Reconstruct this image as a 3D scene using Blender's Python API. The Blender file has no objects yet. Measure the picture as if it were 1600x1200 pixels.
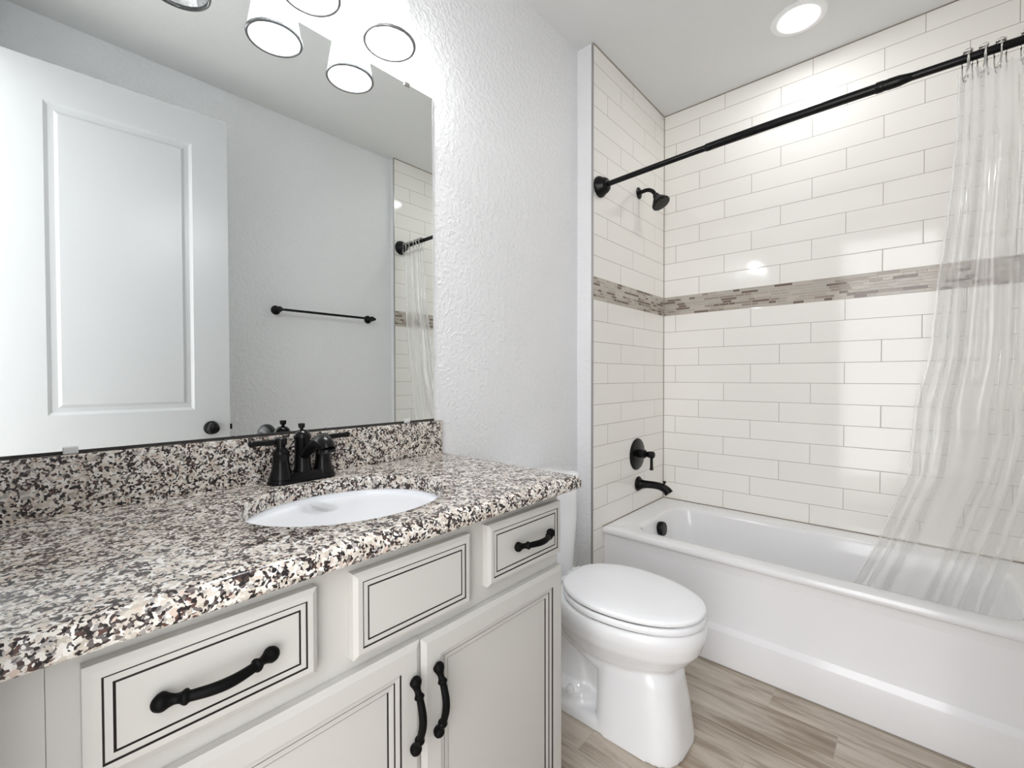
import bpy, bmesh, math, random
from mathutils import Vector, Matrix
random.seed(7)
PI = math.pi
S = bpy.context.scene
COL = S.collection

# ------------------------------------------------------------------ camera
CAM = (0.0, -1.2117, 1.182)
yaw, pitch, roll = math.radians(48.147), math.radians(-0.9), math.radians(-0.091)
F = Vector((math.sin(yaw) * math.cos(pitch), math.cos(yaw) * math.cos(pitch), math.sin(pitch)))
R = Vector((math.cos(yaw), -math.sin(yaw), 0.0))
U = R.cross(F)
R2 = R * math.cos(roll) + U * math.sin(roll)
U2 = -R * math.sin(roll) + U * math.cos(roll)
cd = bpy.data.cameras.new('camera')
cd.sensor_fit = 'HORIZONTAL'
cd.sensor_width = 36.0
cd.lens = 36.0 * 698.72 / 1600.0
cd.clip_start = 0.01
cam = bpy.data.objects.new('camera', cd)
COL.objects.link(cam)
cam.matrix_world = Matrix(((R2.x, U2.x, -F.x, CAM[0]), (R2.y, U2.y, -F.y, CAM[1]),
                           (R2.z, U2.z, -F.z, CAM[2]), (0, 0, 0, 1)))
S.camera = cam

# ------------------------------------------------------------------ world, exposure
W = bpy.data.worlds.new('hall_daylight')
S.world = W
W.use_nodes = True
W.node_tree.nodes['Background'].inputs[0].default_value = (0.985, 0.985, 1.0, 1)
W.node_tree.nodes['Background'].inputs[1].default_value = 4.3     # soft light of the hall through the open doorway
BULB = 350.0          # strength of the two lit vanity bulbs
RECESS = 42.0         # strength of the recessed lens
S.view_settings.view_transform = 'Standard'
S.view_settings.look = 'None'
S.view_settings.gamma = 1.0
S.view_settings.use_curve_mapping = False
S.view_settings.exposure = 0.30
try:
    S.cycles.max_bounces = 16
    S.cycles.diffuse_bounces = 8
    S.cycles.glossy_bounces = 8
    S.cycles.transmission_bounces = 10
    S.cycles.transparent_max_bounces = 40
    S.cycles.sample_clamp_indirect = 8.0
    S.cycles.caustics_reflective = False
    S.cycles.caustics_refractive = False
except Exception:
    pass

# ------------------------------------------------------------------ key measures (metres)
XL, XB, XT = 1.8278, 2.634, 1.918        # alcove side, long tiled wall, tub apron
YP, YO = -0.0859, -1.565                 # tiled end walls of the alcove
ZC, ZTUB, ZBB, ZBT = 2.743, 0.448, 1.549, 1.657
ROW, TL = 0.1001, 0.4056
YW = -1.607                              # wall opposite the vanity
XLEFT = -0.05
ZCT = 0.924                              # worktop

VINYL_HAZE = 0.31
# ------------------------------------------------------------------ node helpers
class N:
    def __init__(s, name):
        s.mat = bpy.data.materials.new(name)
        s.mat.use_nodes = True
        s.t = s.mat.node_tree
        s.bsdf = s.t.nodes['Principled BSDF']
        s.out = s.t.nodes['Material Output']
    def n(s, typ, **kw):
        nd = s.t.nodes.new(typ)
        for k, v in kw.items():
            setattr(nd, k, v)
        return nd
    def put(s, sock, val):
        if hasattr(val, 'is_output'):
            s.t.links.new(val, sock)
        elif isinstance(val, (tuple, list)):
            sock.default_value = tuple(val) + ((1.0,) if len(val) == 3 and sock.type == 'RGBA' else ())
        else:
            sock.default_value = val
    def m(s, op, a, b=0.0, c=0.0):
        nd = s.n('ShaderNodeMath', operation=op)
        s.put(nd.inputs[0], a); s.put(nd.inputs[1], b); s.put(nd.inputs[2], c)
        return nd.outputs[0]
    def pos(s):
        g = s.n('ShaderNodeNewGeometry')
        return g.outputs['Position']
    def xyz(s, v):
        nd = s.n('ShaderNodeSeparateXYZ'); s.put(nd.inputs[0], v)
        return nd.outputs[0], nd.outputs[1], nd.outputs[2]
    def vec(s, x, y, z):
        nd = s.n('ShaderNodeCombineXYZ')
        s.put(nd.inputs[0], x); s.put(nd.inputs[1], y); s.put(nd.inputs[2], z)
        return nd.outputs[0]
    def mapr(s, v, a, b, c=0.0, d=1.0):
        nd = s.n('ShaderNodeMapRange')
        s.put(nd.inputs[0], v)
        for i, q in enumerate((a, b, c, d)):
            nd.inputs[1 + i].default_value = q
        return nd.outputs[0]
    def noise(s, v, scale, detail=2.0, rough=0.5, dist=0.0):
        nd = s.n('ShaderNodeTexNoise')
        s.put(nd.inputs['Vector'], v)
        nd.inputs['Scale'].default_value = scale
        nd.inputs['Detail'].default_value = detail
        nd.inputs['Roughness'].default_value = rough
        nd.inputs['Distortion'].default_value = dist
        return nd.outputs[0], nd.outputs[1]
    def white(s, v, dim='3D'):
        nd = s.n('ShaderNodeTexWhiteNoise', noise_dimensions=dim)
        s.put(nd.inputs[1] if dim == '1D' else nd.inputs[0], v)
        return nd.outputs[0]
    def mix(s, f, a, b):
        nd = s.n('ShaderNodeMix', data_type='RGBA')
        s.put(nd.inputs[0], f); s.put(nd.inputs[6], a); s.put(nd.inputs[7], b)
        return nd.outputs[2]
    def ramp(s, f, stops, interp='CONSTANT'):
        nd = s.n('ShaderNodeValToRGB')
        cr = nd.color_ramp; cr.interpolation = interp
        while len(cr.elements) < len(stops):
            cr.elements.new(0.5)
        for e, (p, c) in zip(cr.elements, stops):
            e.position = p; e.color = tuple(c) + (1,)
        s.put(nd.inputs[0], f)
        return nd.outputs[0]
    def bump(s, h, strength, dist=0.001):
        nd = s.n('ShaderNodeBump')
        nd.inputs['Strength'].default_value = strength
        nd.inputs['Distance'].default_value = dist
        s.put(nd.inputs['Height'], h)
        s.t.links.new(nd.outputs[0], s.bsdf.inputs['Normal'])
        return nd.outputs[0]
    def set(s, **kw):
        names = dict(color='Base Color', rough='Roughness', metal='Metallic', coat='Coat Weight',
                     spec='Specular IOR Level', coat_rough='Coat Roughness')
        for k, v in kw.items():
            s.put(s.bsdf.inputs[names[k]], v)
        return s

def plain(name, color, rough=0.5, metal=0.0, coat=0.0, spec=0.5):
    a = N(name); a.set(color=color, rough=rough, metal=metal, coat=coat, spec=spec)
    return a.mat

def mat_paint(name, color, rough, strength, scale=160.0):
    a = N(name); a.set(color=color, rough=rough)
    h, _ = a.noise(a.pos(), scale, 2.0, 0.55)
    h2, _ = a.noise(a.pos(), scale * 0.45, 1.0, 0.5)
    hh = a.m('ADD', h, a.mapr(h2, 0.45, 0.6, 0.0, 0.8))
    a.bump(hh, strength, 0.002)
    return a.mat

def mat_tile(name, axis, sign, origin, off, step, z0):
    """running-bond 4x16 tile, one third shift per course, in metres"""
    a = N(name)
    p = a.xyz(a.pos())
    u = a.m('MULTIPLY', a.m('SUBTRACT', p[axis], origin), sign)
    vr = a.m('DIVIDE', a.m('SUBTRACT', p[2], z0), ROW)
    r = a.m('FLOOR', vr)
    fv = a.m('SUBTRACT', vr, r)
    su = a.m('DIVIDE', a.m('SUBTRACT', a.m('SUBTRACT', u, off), a.m('MULTIPLY', r, step)), TL)
    cu = a.m('FLOOR', su)
    fu = a.m('SUBTRACT', su, cu)
    du = a.m('MULTIPLY', a.m('MINIMUM', fu, a.m('SUBTRACT', 1.0, fu)), TL)
    dv = a.m('MULTIPLY', a.m('MINIMUM', fv, a.m('SUBTRACT', 1.0, fv)), ROW)
    d = a.m('MINIMUM', du, dv)
    k = a.mapr(d, 0.0007, 0.0016)
    rnd = a.white(a.vec(cu, r, 3.0))
    tone = a.mix(rnd, (0.86, 0.845, 0.805), (0.885, 0.87, 0.83))
    a.set(color=a.mix(k, (0.36, 0.33, 0.285), tone), rough=a.mapr(k, 0, 1, 0.7, 0.07))
    wav, _ = a.noise(a.pos(), 9.0, 1.0)
    hh = a.m('ADD', a.mapr(d, 0.0, 0.003), a.m('MULTIPLY', wav, 0.6))
    a.bump(hh, 0.25, 0.0012)
    return a.mat

def mat_mosaic(name, axis):
    a = N(name)
    p = a.xyz(a.pos())
    h = 0.108 / 8
    vr = a.m('DIVIDE', a.m('SUBTRACT', p[2], ZBB), h)
    r = a.m('FLOOR', vr); fv = a.m('SUBTRACT', vr, r)
    ro = a.white(r, '1D')
    su = a.m('ADD', a.m('DIVIDE', p[axis], 0.082), a.m('MULTIPLY', ro, 9.0))
    c = a.m('FLOOR', su); f = a.m('SUBTRACT', su, c)
    split = a.m('GREATER_THAN', a.white(a.vec(c, r, 5.0)), 0.5)
    half = a.m('MULTIPLY', a.m('GREATER_THAN', f, 0.42), split)
    cell = a.white(a.vec(c, r, a.m('ADD', half, 11.0)))
    dsplit = a.m('ADD', a.m('ABSOLUTE', a.m('SUBTRACT', f, 0.42)), a.m('SUBTRACT', 1.0, split))
    fe = a.m('MINIMUM', a.m('MINIMUM', f, a.m('SUBTRACT', 1.0, f)), dsplit)
    d = a.m('MINIMUM', a.m('MULTIPLY', fe, 0.082), a.m('MULTIPLY', a.m('MINIMUM', fv, a.m('SUBTRACT', 1.0, fv)), h))
    k = a.mapr(d, 0.0006, 0.0014)
    col = a.ramp(cell, [(0.0, (0.17, 0.125, 0.10)), (0.17, (0.30, 0.25, 0.21)), (0.34, (0.42, 0.375, 0.32)),
                        (0.62, (0.50, 0.455, 0.395)), (0.84, (0.44, 0.41, 0.365))])
    a.set(color=a.mix(k, (0.50, 0.47, 0.42), col), rough=a.mapr(k, 0, 1, 0.6, 0.08))
    a.bump(k, 0.3, 0.001)
    return a.mat

def mat_granite():
    a = N('speckled_granite')
    p = a.pos()
    _, nc = a.noise(p, 60.0, 2.0)
    off = a.n('ShaderNodeVectorMath', operation='SCALE'); a.put(off.inputs[0], nc); off.inputs[3].default_value = 0.012
    ad = a.n('ShaderNodeVectorMath', operation='ADD'); a.put(ad.inputs[0], p); a.put(ad.inputs[1], off.outputs[0])
    q = ad.outputs[0]
    v = a.n('ShaderNodeTexVoronoi', feature='F1'); a.put(v.inputs['Vector'], q); v.inputs['Scale'].default_value = 175.0
    cr = a.n('ShaderNodeSeparateColor'); a.put(cr.inputs[0], v.outputs['Color'])
    base = a.ramp(cr.outputs[0], [(0.0, (0.60, 0.55, 0.485)), (0.28, (0.70, 0.67, 0.62)), (0.52, (0.49, 0.44, 0.375)),
                                  (0.66, (0.78, 0.765, 0.73)), (0.82, (0.60, 0.49, 0.42)), (0.90, (0.37, 0.35, 0.33))])
    v2 = a.n('ShaderNodeTexVoronoi', feature='F1'); a.put(v2.inputs['Vector'], q); v2.inputs['Scale'].default_value = 250.0
    c2 = a.n('ShaderNodeSeparateColor'); a.put(c2.inputs[0], v2.outputs['Color'])
    cl, _ = a.noise(p, 48.0, 2.0, 0.6)
    dk = a.m('GREATER_THAN', a.m('ADD', c2.outputs[1], a.m('MULTIPLY', a.m('SUBTRACT', cl, 0.5), 2.4)), 0.60)
    dcol = a.ramp(c2.outputs[2], [(0.0, (0.022, 0.018, 0.018)), (0.45, (0.06, 0.042, 0.038)), (0.70, (0.14, 0.125, 0.12)), (0.9, (0.10, 0.055, 0.045))])
    a.set(color=a.mix(dk, base, dcol), rough=0.13, spec=0.35)
    return a.mat

def mat_floor():
    a = N('wood_look_plank_tile')
    x, y, z = a.xyz(a.pos())
    PW, PLEN = 0.152, 0.6115
    su = a.m('DIVIDE', a.m('SUBTRACT', x, 1.79), PW)
    r = a.m('FLOOR', su); fu = a.m('SUBTRACT', su, r)
    sv = a.m('DIVIDE', a.m('SUBTRACT', a.m('ADD', y, 0.836), a.m('MULTIPLY', r, 0.2045)), PLEN)
    c = a.m('FLOOR', sv); fv = a.m('SUBTRACT', sv, c)
    d = a.m('MINIMUM', a.m('MULTIPLY', a.m('MINIMUM', fu, a.m('SUBTRACT', 1.0, fu)), PW),
            a.m('MULTIPLY', a.m('MINIMUM', fv, a.m('SUBTRACT', 1.0, fv)), PLEN))
    k = a.mapr(d, 0.0006, 0.0016)
    rnd = a.white(a.vec(r, c, 1.0))
    st = a.vec(a.m('MULTIPLY', x, 26.0), a.m('ADD', a.m('MULTIPLY', y, 2.6), a.m('MULTIPLY', rnd, 40.0)), a.m('MULTIPLY', rnd, 9.0))
    n1, _ = a.noise(st, 1.0, 5.0, 0.62, 0.8)
    st2 = a.vec(a.m('MULTIPLY', x, 9.0), a.m('ADD', a.m('MULTIPLY', y, 1.2), a.m('MULTIPLY', rnd, 17.0)), rnd)
    n2, _ = a.noise(st2, 1.0, 3.0, 0.5, 0.4)
    t = a.m('ADD', a.m('MULTIPLY', n1, 0.65), a.m('MULTIPLY', n2, 0.45))
    t = a.m('ADD', t, a.m('MULTIPLY', a.m('SUBTRACT', rnd, 0.5), 0.10))
    col = a.ramp(t, [(0.32, (0.15, 0.105, 0.072)), (0.46, (0.32, 0.255, 0.198)), (0.56, (0.48, 0.42, 0.35)), (0.72, (0.61, 0.555, 0.48))], 'LINEAR')
    a.set(color=a.mix(k, (0.40, 0.36, 0.31), col), rough=0.38)
    a.bump(a.m('ADD', k, a.m('MULTIPLY', n1, 0.3)), 0.2, 0.001)
    return a.mat

def mat_emit(name, color, strength):
    a = N(name)
    a.set(color=(0.9, 0.9, 0.9))
    a.put(a.bsdf.inputs['Emission Color'], color)
    a.bsdf.inputs['Emission Strength'].default_value = strength
    return a.mat

def mat_seeded_glass():
    a = N('seeded_glass')
    tr = a.n('ShaderNodeBsdfTransparent'); tr.inputs[0].default_value = (0.97, 0.98, 0.98, 1)
    tl = a.n('ShaderNodeBsdfTranslucent'); tl.inputs[0].default_value = (0.95, 0.96, 0.97, 1)
    df = a.n('ShaderNodeBsdfDiffuse'); df.inputs[0].default_value = (0.95, 0.96, 0.97, 1)
    td = a.n('ShaderNodeMixShader'); td.inputs[0].default_value = 0.5
    a.t.links.new(tl.outputs[0], td.inputs[1]); a.t.links.new(df.outputs[0], td.inputs[2])
    gl = a.n('ShaderNodeBsdfGlossy'); gl.inputs[0].default_value = (1, 1, 1, 1); gl.inputs['Roughness'].default_value = 0.08
    h, _ = a.noise(a.pos(), 130.0, 3.0, 0.7)
    b = a.n('ShaderNodeBump'); b.inputs['Strength'].default_value = 0.8; b.inputs['Distance'].default_value = 0.003
    a.put(b.inputs['Height'], h); a.t.links.new(b.outputs[0], gl.inputs['Normal'])
    m1 = a.n('ShaderNodeMixShader'); a.put(m1.inputs[0], a.mapr(h, 0.42, 0.62, 0.40, 0.75))
    a.t.links.new(tr.outputs[0], m1.inputs[1]); a.t.links.new(td.outputs[0], m1.inputs[2])
    fr = a.n('ShaderNodeFresnel'); fr.inputs[0].default_value = 1.45
    m2 = a.n('ShaderNodeMixShader'); a.t.links.new(fr.outputs[0], m2.inputs[0])
    a.t.links.new(m1.outputs[0], m2.inputs[1]); a.t.links.new(gl.outputs[0], m2.inputs[2])
    a.t.links.new(m2.outputs[0], a.out.inputs[0])
    return a.mat

def mat_vinyl():
    a = N('clear_vinyl')
    tr = a.n('ShaderNodeBsdfTransparent'); tr.inputs[0].default_value = (0.995, 0.995, 0.995, 1)
    df = a.n('ShaderNodeBsdfDiffuse'); df.inputs[0].default_value = (0.97, 0.97, 0.97, 1)
    tl = a.n('ShaderNodeBsdfTranslucent'); tl.inputs[0].default_value = (0.97, 0.97, 0.97, 1)
    gl = a.n('ShaderNodeBsdfGlossy'); gl.inputs['Roughness'].default_value = 0.10
    ad = a.n('ShaderNodeMixShader'); ad.inputs[0].default_value = 0.45
    a.t.links.new(df.outputs[0], ad.inputs[1]); a.t.links.new(tl.outputs[0], ad.inputs[2])
    m1 = a.n('ShaderNodeMixShader'); m1.inputs[0].default_value = VINYL_HAZE
    a.t.links.new(tr.outputs[0], m1.inputs[1]); a.t.links.new(ad.outputs[0], m1.inputs[2])
    lw = a.n('ShaderNodeFresnel'); lw.inputs[0].default_value = 1.5
    m2 = a.n('ShaderNodeMixShader'); a.put(m2.inputs[0], a.m('MINIMUM', lw.outputs[0], 0.30))
    a.t.links.new(m1.outputs[0], m2.inputs[1]); a.t.links.new(gl.outputs[0], m2.inputs[2])
    a.t.links.new(m2.outputs[0], a.out.inputs[0])
    return a.mat

M = dict(
    wall=mat_paint('wall_paint', (0.785, 0.79, 0.80), 0.40, 0.60, 120.0),
    ceil=mat_paint('ceiling_paint', (0.70, 0.705, 0.70), 0.9, 0.10, 120),
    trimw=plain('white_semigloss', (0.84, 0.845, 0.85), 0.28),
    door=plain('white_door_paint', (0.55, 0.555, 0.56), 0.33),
    floor=mat_floor(),
    granite=mat_granite(),
    cab=plain('antique_white_lacquer', (0.515, 0.508, 0.480), 0.36),
    glaze=plain('dark_brown_glaze', (0.014, 0.009, 0.007), 0.6),
    gap_shade_rail=plain('gap_shade_and_rail', (0.03, 0.028, 0.026), 0.8),  # near-black: shade painted into gaps, also the mirror's bottom rail
    bronze=plain('oil_rubbed_bronze', (0.004, 0.0038, 0.004), 0.24, 0.0, 0.0, 0.22),
    iron=plain('matte_black_iron', (0.003, 0.003, 0.003), 0.5, 0.0, 0.0, 0.08),
    porcelain=plain('white_porcelain', (0.86, 0.87, 0.885), 0.06, 0.0, 0.3),
    sinkware=plain('white_sink_glaze', (0.84, 0.86, 0.89), 0.30),
    plastic=plain('white_seat_plastic', (0.87, 0.88, 0.90), 0.16),
    acrylic=plain('white_tub_enamel', (0.84, 0.84, 0.85), 0.12, 0.0, 0.2),
    chrome=plain('chrome', (0.62, 0.60, 0.57), 0.18, 1.0),
    schluter=plain('grey_metal_edge', (0.42, 0.41, 0.40), 0.35, 0.7),
    grout=plain('taupe_caulk', (0.30, 0.26, 0.22), 0.8),
    mirror=plain('mirror_silver', (0.89, 0.92, 0.91), 0.0, 1.0),
    mirror_edge=plain('mirror_glass_edge', (0.72, 0.76, 0.75), 0.15),
    mosaic_x=mat_mosaic('linear_mosaic_end', 0),
    mosaic_y=mat_mosaic('linear_mosaic_long', 1),
    glass=mat_seeded_glass(),
    rim=plain('thick_glass_rim', (0.24, 0.24, 0.245), 0.12, 0.4),
    bulb=mat_emit('lit_bulb', (0.985, 0.99, 1.0, 1), BULB),
    bulb_off=plain('unlit_bulb', (0.75, 0.75, 0.74), 0.2),
    lens=mat_emit('recessed_lens', (0.985, 0.99, 1.0, 1), RECESS),
    vinyl=mat_vinyl(),
    clip=plain('clear_plastic_clip', (0.62, 0.64, 0.64), 0.15),
)
T3 = TL / 3
tile_right_lo = mat_tile('tile_right_lower', 1, -1, 0, 0.1588 - 0.0 + 2 * T3, T3, ZTUB)
tile_right_up = mat_tile('tile_right_upper', 1, -1, 0, 0.1588 + T3, T3, ZBT)
tile_end_lo = mat_tile('tile_end_lower', 0, -1, XB, 0.26 + T3, -T3, ZTUB)
tile_end_up = mat_tile('tile_end_upper', 0, -1, XB, 0.13, -T3, ZBT)

# ------------------------------------------------------------------ mesh helpers
def add_box(bm, a, b):
    x0, y0, z0 = a; x1, y1, z1 = b
    v = [bm.verts.new(q) for q in ((x0, y0, z0), (x1, y0, z0), (x1, y1, z0), (x0, y1, z0),
                                   (x0, y0, z1), (x1, y0, z1), (x1, y1, z1), (x0, y1, z1))]
    for f in ((3, 2, 1, 0), (4, 5, 6, 7), (0, 1, 5, 4), (1, 2, 6, 5), (2, 3, 7, 6), (3, 0, 4, 7)):
        bm.faces.new([v[i] for i in f])
    return v

def loft(bm, rings, cap0=True, cap1=True, closed=True):
    vs = [[bm.verts.new(p) for p in r] for r in rings]
    n = len(vs[0])
    for a, b in zip(vs[:-1], vs[1:]):
        for i in range(n if closed else n - 1):
            j = (i + 1) % n
            bm.faces.new((a[i], a[j], b[j], b[i]))
    if cap0:
        bm.faces.new(list(reversed(vs[0])))
    if cap1:
        bm.faces.new(vs[-1])
    return vs

def frame_for(axis):
    w = Vector(axis).normalized()
    t = Vector((0, 0, 1)) if abs(w.z) < 0.9 else Vector((1, 0, 0))
    u = t.cross(w).normalized()
    return u, w.cross(u), w

def lathe(bm, origin, axis, prof, n=32, cap0=True, cap1=True, sx=1.0, sy=1.0):
    """prof: list of (distance along the axis, radius)"""
    u, v, w = frame_for(axis)
    o = Vector(origin)
    rings = []
    for d, r in prof:
        r = max(r, 1e-5)
        rings.append([o + w * d + u * (math.cos(2 * PI * k / n) * r * sx) + v * (math.sin(2 * PI * k / n) * r * sy) for k in range(n)])
    return loft(bm, rings, cap0, cap1)

def tube(bm, pts, radii, n=14, flat=1.0, up=None):
    pts = [Vector(p) for p in pts]
    if not isinstance(radii, (list, tuple)):
        radii = [radii] * len(pts)
    tang = []
    for i in range(len(pts)):
        a = pts[max(0, i - 1)]; b = pts[min(len(pts) - 1, i + 1)]
        tang.append((b - a).normalized())
    if up is None:
        up = Vector((0, 0, 1)) if abs(tang[0].z) < 0.9 else Vector((1, 0, 0))
    nrm = (Vector(up) - tang[0] * Vector(up).dot(tang[0])).normalized()
    rings = []
    for p, t, r in zip(pts, tang, radii):
        nrm = (nrm - t * nrm.dot(t)).normalized()
        b = t.cross(nrm)
        rings.append([p + nrm * (math.cos(2 * PI * k / n) * r) + b * (math.sin(2 * PI * k / n) * r * flat) for k in range(n)])
    return loft(bm, rings)

def spline(pts, n=8):
    """Catmull-Rom through points (tuples of any length)"""
    out = []
    P = [pts[0]] + list(pts) + [pts[-1]]
    for i in range(1, len(P) - 2):
        for k in range(n):
            t = k / n
            out.append(tuple(0.5 * (2 * b + (c - a) * t + (2 * a - 5 * b + 4 * c - d) * t * t + (3 * b - a - 3 * c + d) * t ** 3)
                             for a, b, c, d in zip(P[i - 1], P[i], P[i + 1], P[i + 2])))
    out.append(tuple(pts[-1]))
    return out

def obj(name, bm, mat, parent=None, smooth=None, bevel=0.0, seg=2):
    bmesh.ops.recalc_face_normals(bm, faces=bm.faces)
    me = bpy.data.meshes.new(name)
    bm.to_mesh(me); bm.free()
    for q in (mat if isinstance(mat, (list, tuple)) else [mat]):
        me.materials.append(q)
    o = bpy.data.objects.new(name, me)
    COL.objects.link(o)
    if parent:
        o.parent = parent
        pm = parent
        off = Vector((0, 0, 0))
        while pm:
            off += pm.location
            pm = pm.parent
        me.transform(Matrix.Translation(-off))
    if bevel:
        b = o.modifiers.new('bevel', 'BEVEL'); b.width = bevel; b.segments = seg; b.limit_method = 'ANGLE'
        b.angle_limit = math.radians(40)
    if smooth is not None:
        for p in me.polygons:
            p.use_smooth = True
        if smooth < 180:
            me.set_sharp_from_angle(angle=math.radians(smooth))
    return o

def tag(o, label, cat, group=None):
    o['label'] = label; o['category'] = cat
    if group:
        o['group'] = group
    return o

def thing(name, loc, label, cat, group=None):
    o = bpy.data.objects.new(name, None)
    o.empty_display_size = 0.05
    o.location = loc
    COL.objects.link(o)
    return tag(o, label, cat, group)

def struct(name, bm, mat, parent=None, **kw):
    o = obj(name, bm, mat, parent, **kw)
    if parent is None:
        o['kind'] = 'structure'
    return o

def boxes(*prs):
    bm = bmesh.new()
    for a, b in prs:
        add_box(bm, a, b)
    return bm

# ------------------------------------------------------------------ setting
struct('floor', boxes(((-0.17, -1.72, -0.06), (2.76, 0.12, 0.0))), M['floor'])
struct('ceiling', boxes(((-0.17, -1.72, ZC), (2.76, 0.12, ZC + 0.1))), M['ceil'])
struct('wall_back', boxes(((-0.17, 0.0, 0.0), (XL, 0.12, ZC))), M['wall'])
DY0, DY1, DH = -1.456, -0.685, 2.47
struct('wall_left', boxes(((-0.17, DY1, 0), (XLEFT, 0.0, ZC)), ((-0.17, YW, 0), (XLEFT, DY0, ZC)),
                          ((-0.17, DY0, DH), (XLEFT, DY1, ZC))), M['wall'])
struct('wall_front', boxes(((-0.17, YW - 0.11, 0.0), (XL, YW, ZC))), M['wall'])
struct('trim_1', boxes(((-0.175, DY0, 0), (XLEFT + 0.004, DY0 + 0.006, DH)), ((-0.175, DY1 - 0.006, 0), (XLEFT + 0.004, DY1, DH)),
                       ((-0.175, DY0 + 0.006, DH - 0.006), (XLEFT + 0.004, DY1 - 0.006, DH))), M['trimw'])
# alcove walls: painted stub ends, tile cladding on their inner faces
TT = 0.008
wa = struct('wall_alcove', boxes(((XL, YP + TT, 0), (XB + TT, 0.12, ZC))), M['wall'])
struct('tile_cladding', boxes(((XL + 0.001, YP, 0), (XB, YP + TT, ZBB))), tile_end_lo, wa)
struct('tile_cladding', boxes(((XL + 0.001, YP, ZBT), (XB, YP + TT, ZC))), tile_end_up, wa)
struct('mosaic_band', boxes(((XL + 0.001, YP - 0.0006, ZBB), (XB, YP + TT, ZBT))), M['mosaic_x'], wa)
we = struct('wall_end', boxes(((XL, YW - 0.11, 0), (XB + TT, YO - TT, ZC))), M['wall'])
struct('tile_cladding', boxes(((XL + 0.001, YO - TT, 0), (XB, YO, ZBB))), tile_end_lo, we)
struct('tile_cladding', boxes(((XL + 0.001, YO - TT, ZBT), (XB, YO, ZC))), tile_end_up, we)
struct('mosaic_band', boxes(((XL + 0.001, YO - TT, ZBB), (XB, YO + 0.0006, ZBT))), M['mosaic_x'], we)
wr = struct('wall_right', boxes(((XB + TT, YW - 0.11, 0), (XB + 0.12, 0.12, ZC))), M['wall'])
struct('tile_cladding', boxes(((XB, YO - TT, 0), (XB + TT, YP + TT, ZBB))), tile_right_lo, wr)
struct('tile_cladding', boxes(((XB, YO - TT, ZBT), (XB + TT, YP + TT, ZC))), tile_right_up, wr)
struct('mosaic_band', boxes(((XB - 0.0006, YO - TT, ZBB), (XB + TT, YP + TT, ZBT))), M['mosaic_y'], wr)
# metal tile edging and the caulk lines at the ceiling and in the corner
struct('trim_2', boxes(((XL - 0.001, YP - 0.0015, 0), (XL + 0.0045, YP + TT, ZC))), M['schluter'])
struct('trim_3', boxes(((XL - 0.001, YO - TT, 0), (XL + 0.0045, YO + 0.0015, ZC))), M['schluter'])
struct('trim_4', boxes(((XL + 0.0045, YP - 0.0022, ZC - 0.005), (XB - 0.002, YP, ZC)), ((XB - 0.0022, YO, ZC - 0.005), (XB, YP, ZC)),
                       ((XL + 0.0045, YO, ZC - 0.005), (XB - 0.002, YO + 0.0022, ZC)),
                       ((XB - 0.003, YP - 0.003, ZTUB), (XB, YP, ZC - 0.005))), M['grout'])
struct('trim_5', boxes(((XB - 0.004, YO, ZTUB - 0.001), (XB, YP, ZTUB + 0.0045)), ((XT + 0.002, YP - 0.004, ZTUB - 0.001), (XB - 0.004, YP, ZTUB + 0.004))), M['grout'])
struct('added_hall_light_block', boxes(((-1.5, -0.62, 0.0), (-0.17, -0.52, ZC))), M['wall'])  # unseen wall added outside the doorway to hold hall light off the door
struct('floor_hall', boxes(((-1.5, -2.6, -0.06), (-0.17, -0.52, 0.0))), M['floor'])
bb = 0.133
struct('baseboard_back', boxes(((0.945, -0.014, 0), (XL, 0, bb))), M['trimw'], bevel=0.004)
struct('baseboard_front', boxes(((-0.05, YW, 0), (XL, YW + 0.014, bb))), M['trimw'], bevel=0.004)
struct('baseboard_alcove', boxes(((XL - 0.014, YP + TT, 0), (XL, -0.014, bb))), M['trimw'], bevel=0.003)

# ------------------------------------------------------------------ door, open, seen in the mirror
def panel_face(bm, x0, x1, z0, z1, y, depth, sgn):
    """sunk moulding round a raised field; face looks along sgn*y"""
    insets = [(0.0, 0.0), (0.013, -0.009), (0.030, -0.009), (0.042, -0.003)]
    rings = []
    for i, d in insets:
        yy = y + sgn * d
        rings.append([(x0 + i, yy, z0 + i), (x1 - i, yy, z0 + i), (x1 - i, yy, z1 - i), (x0 + i, yy, z1 - i)])
    loft(bm, rings, False, True)

def door_leaf():
    w, h, t, w0 = 0.762, 2.452, 0.035, -0.014
    bm = bmesh.new()
    pans = [(0.125, 0.617, 1.027, 2.300), (0.125, 0.617, 0.22, 0.83)]
    for y, s in ((0.0, -1), (t, 1)):
        xs = [w0, 0.125, 0.617, w]
        zs = [0.012, 0.22, 0.83, 1.027, 2.300, h]
        for i in range(3):
            for j in range(5):
                if i == 1 and j in (1, 3):
                    continue
                bm.faces.new([bm.verts.new(q) for q in ((xs[i], y, zs[j]), (xs[i + 1], y, zs[j]), (xs[i + 1], y, zs[j + 1]), (xs[i], y, zs[j + 1]))])
        for p in pans:
            panel_face(bm, *p, y, 0.009, s)
    bm.faces.new([bm.verts.new(q) for q in ((w0, 0, 0.012), (w0, t, 0.012), (w0, t, h), (w0, 0, h))])
    bm.faces.new([bm.verts.new(q) for q in ((w, 0, 0.012), (w, t, 0.012), (w, t, h), (w, 0, h))])
    bm.faces.new([bm.verts.new(q) for q in ((w0, 0, 0.012), (w, 0, 0.012), (w, t, 0.012), (w0, t, 0.012))])
    bm.faces.new([bm.verts.new(q) for q in ((w0, 0, h), (w, 0, h), (w, t, h), (w0, t, h))])
    bmesh.ops.remove_doubles(bm, verts=bm.verts, dist=0.0002)
    return bm
dr = struct('door_1', door_leaf(), M['door'])
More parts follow.
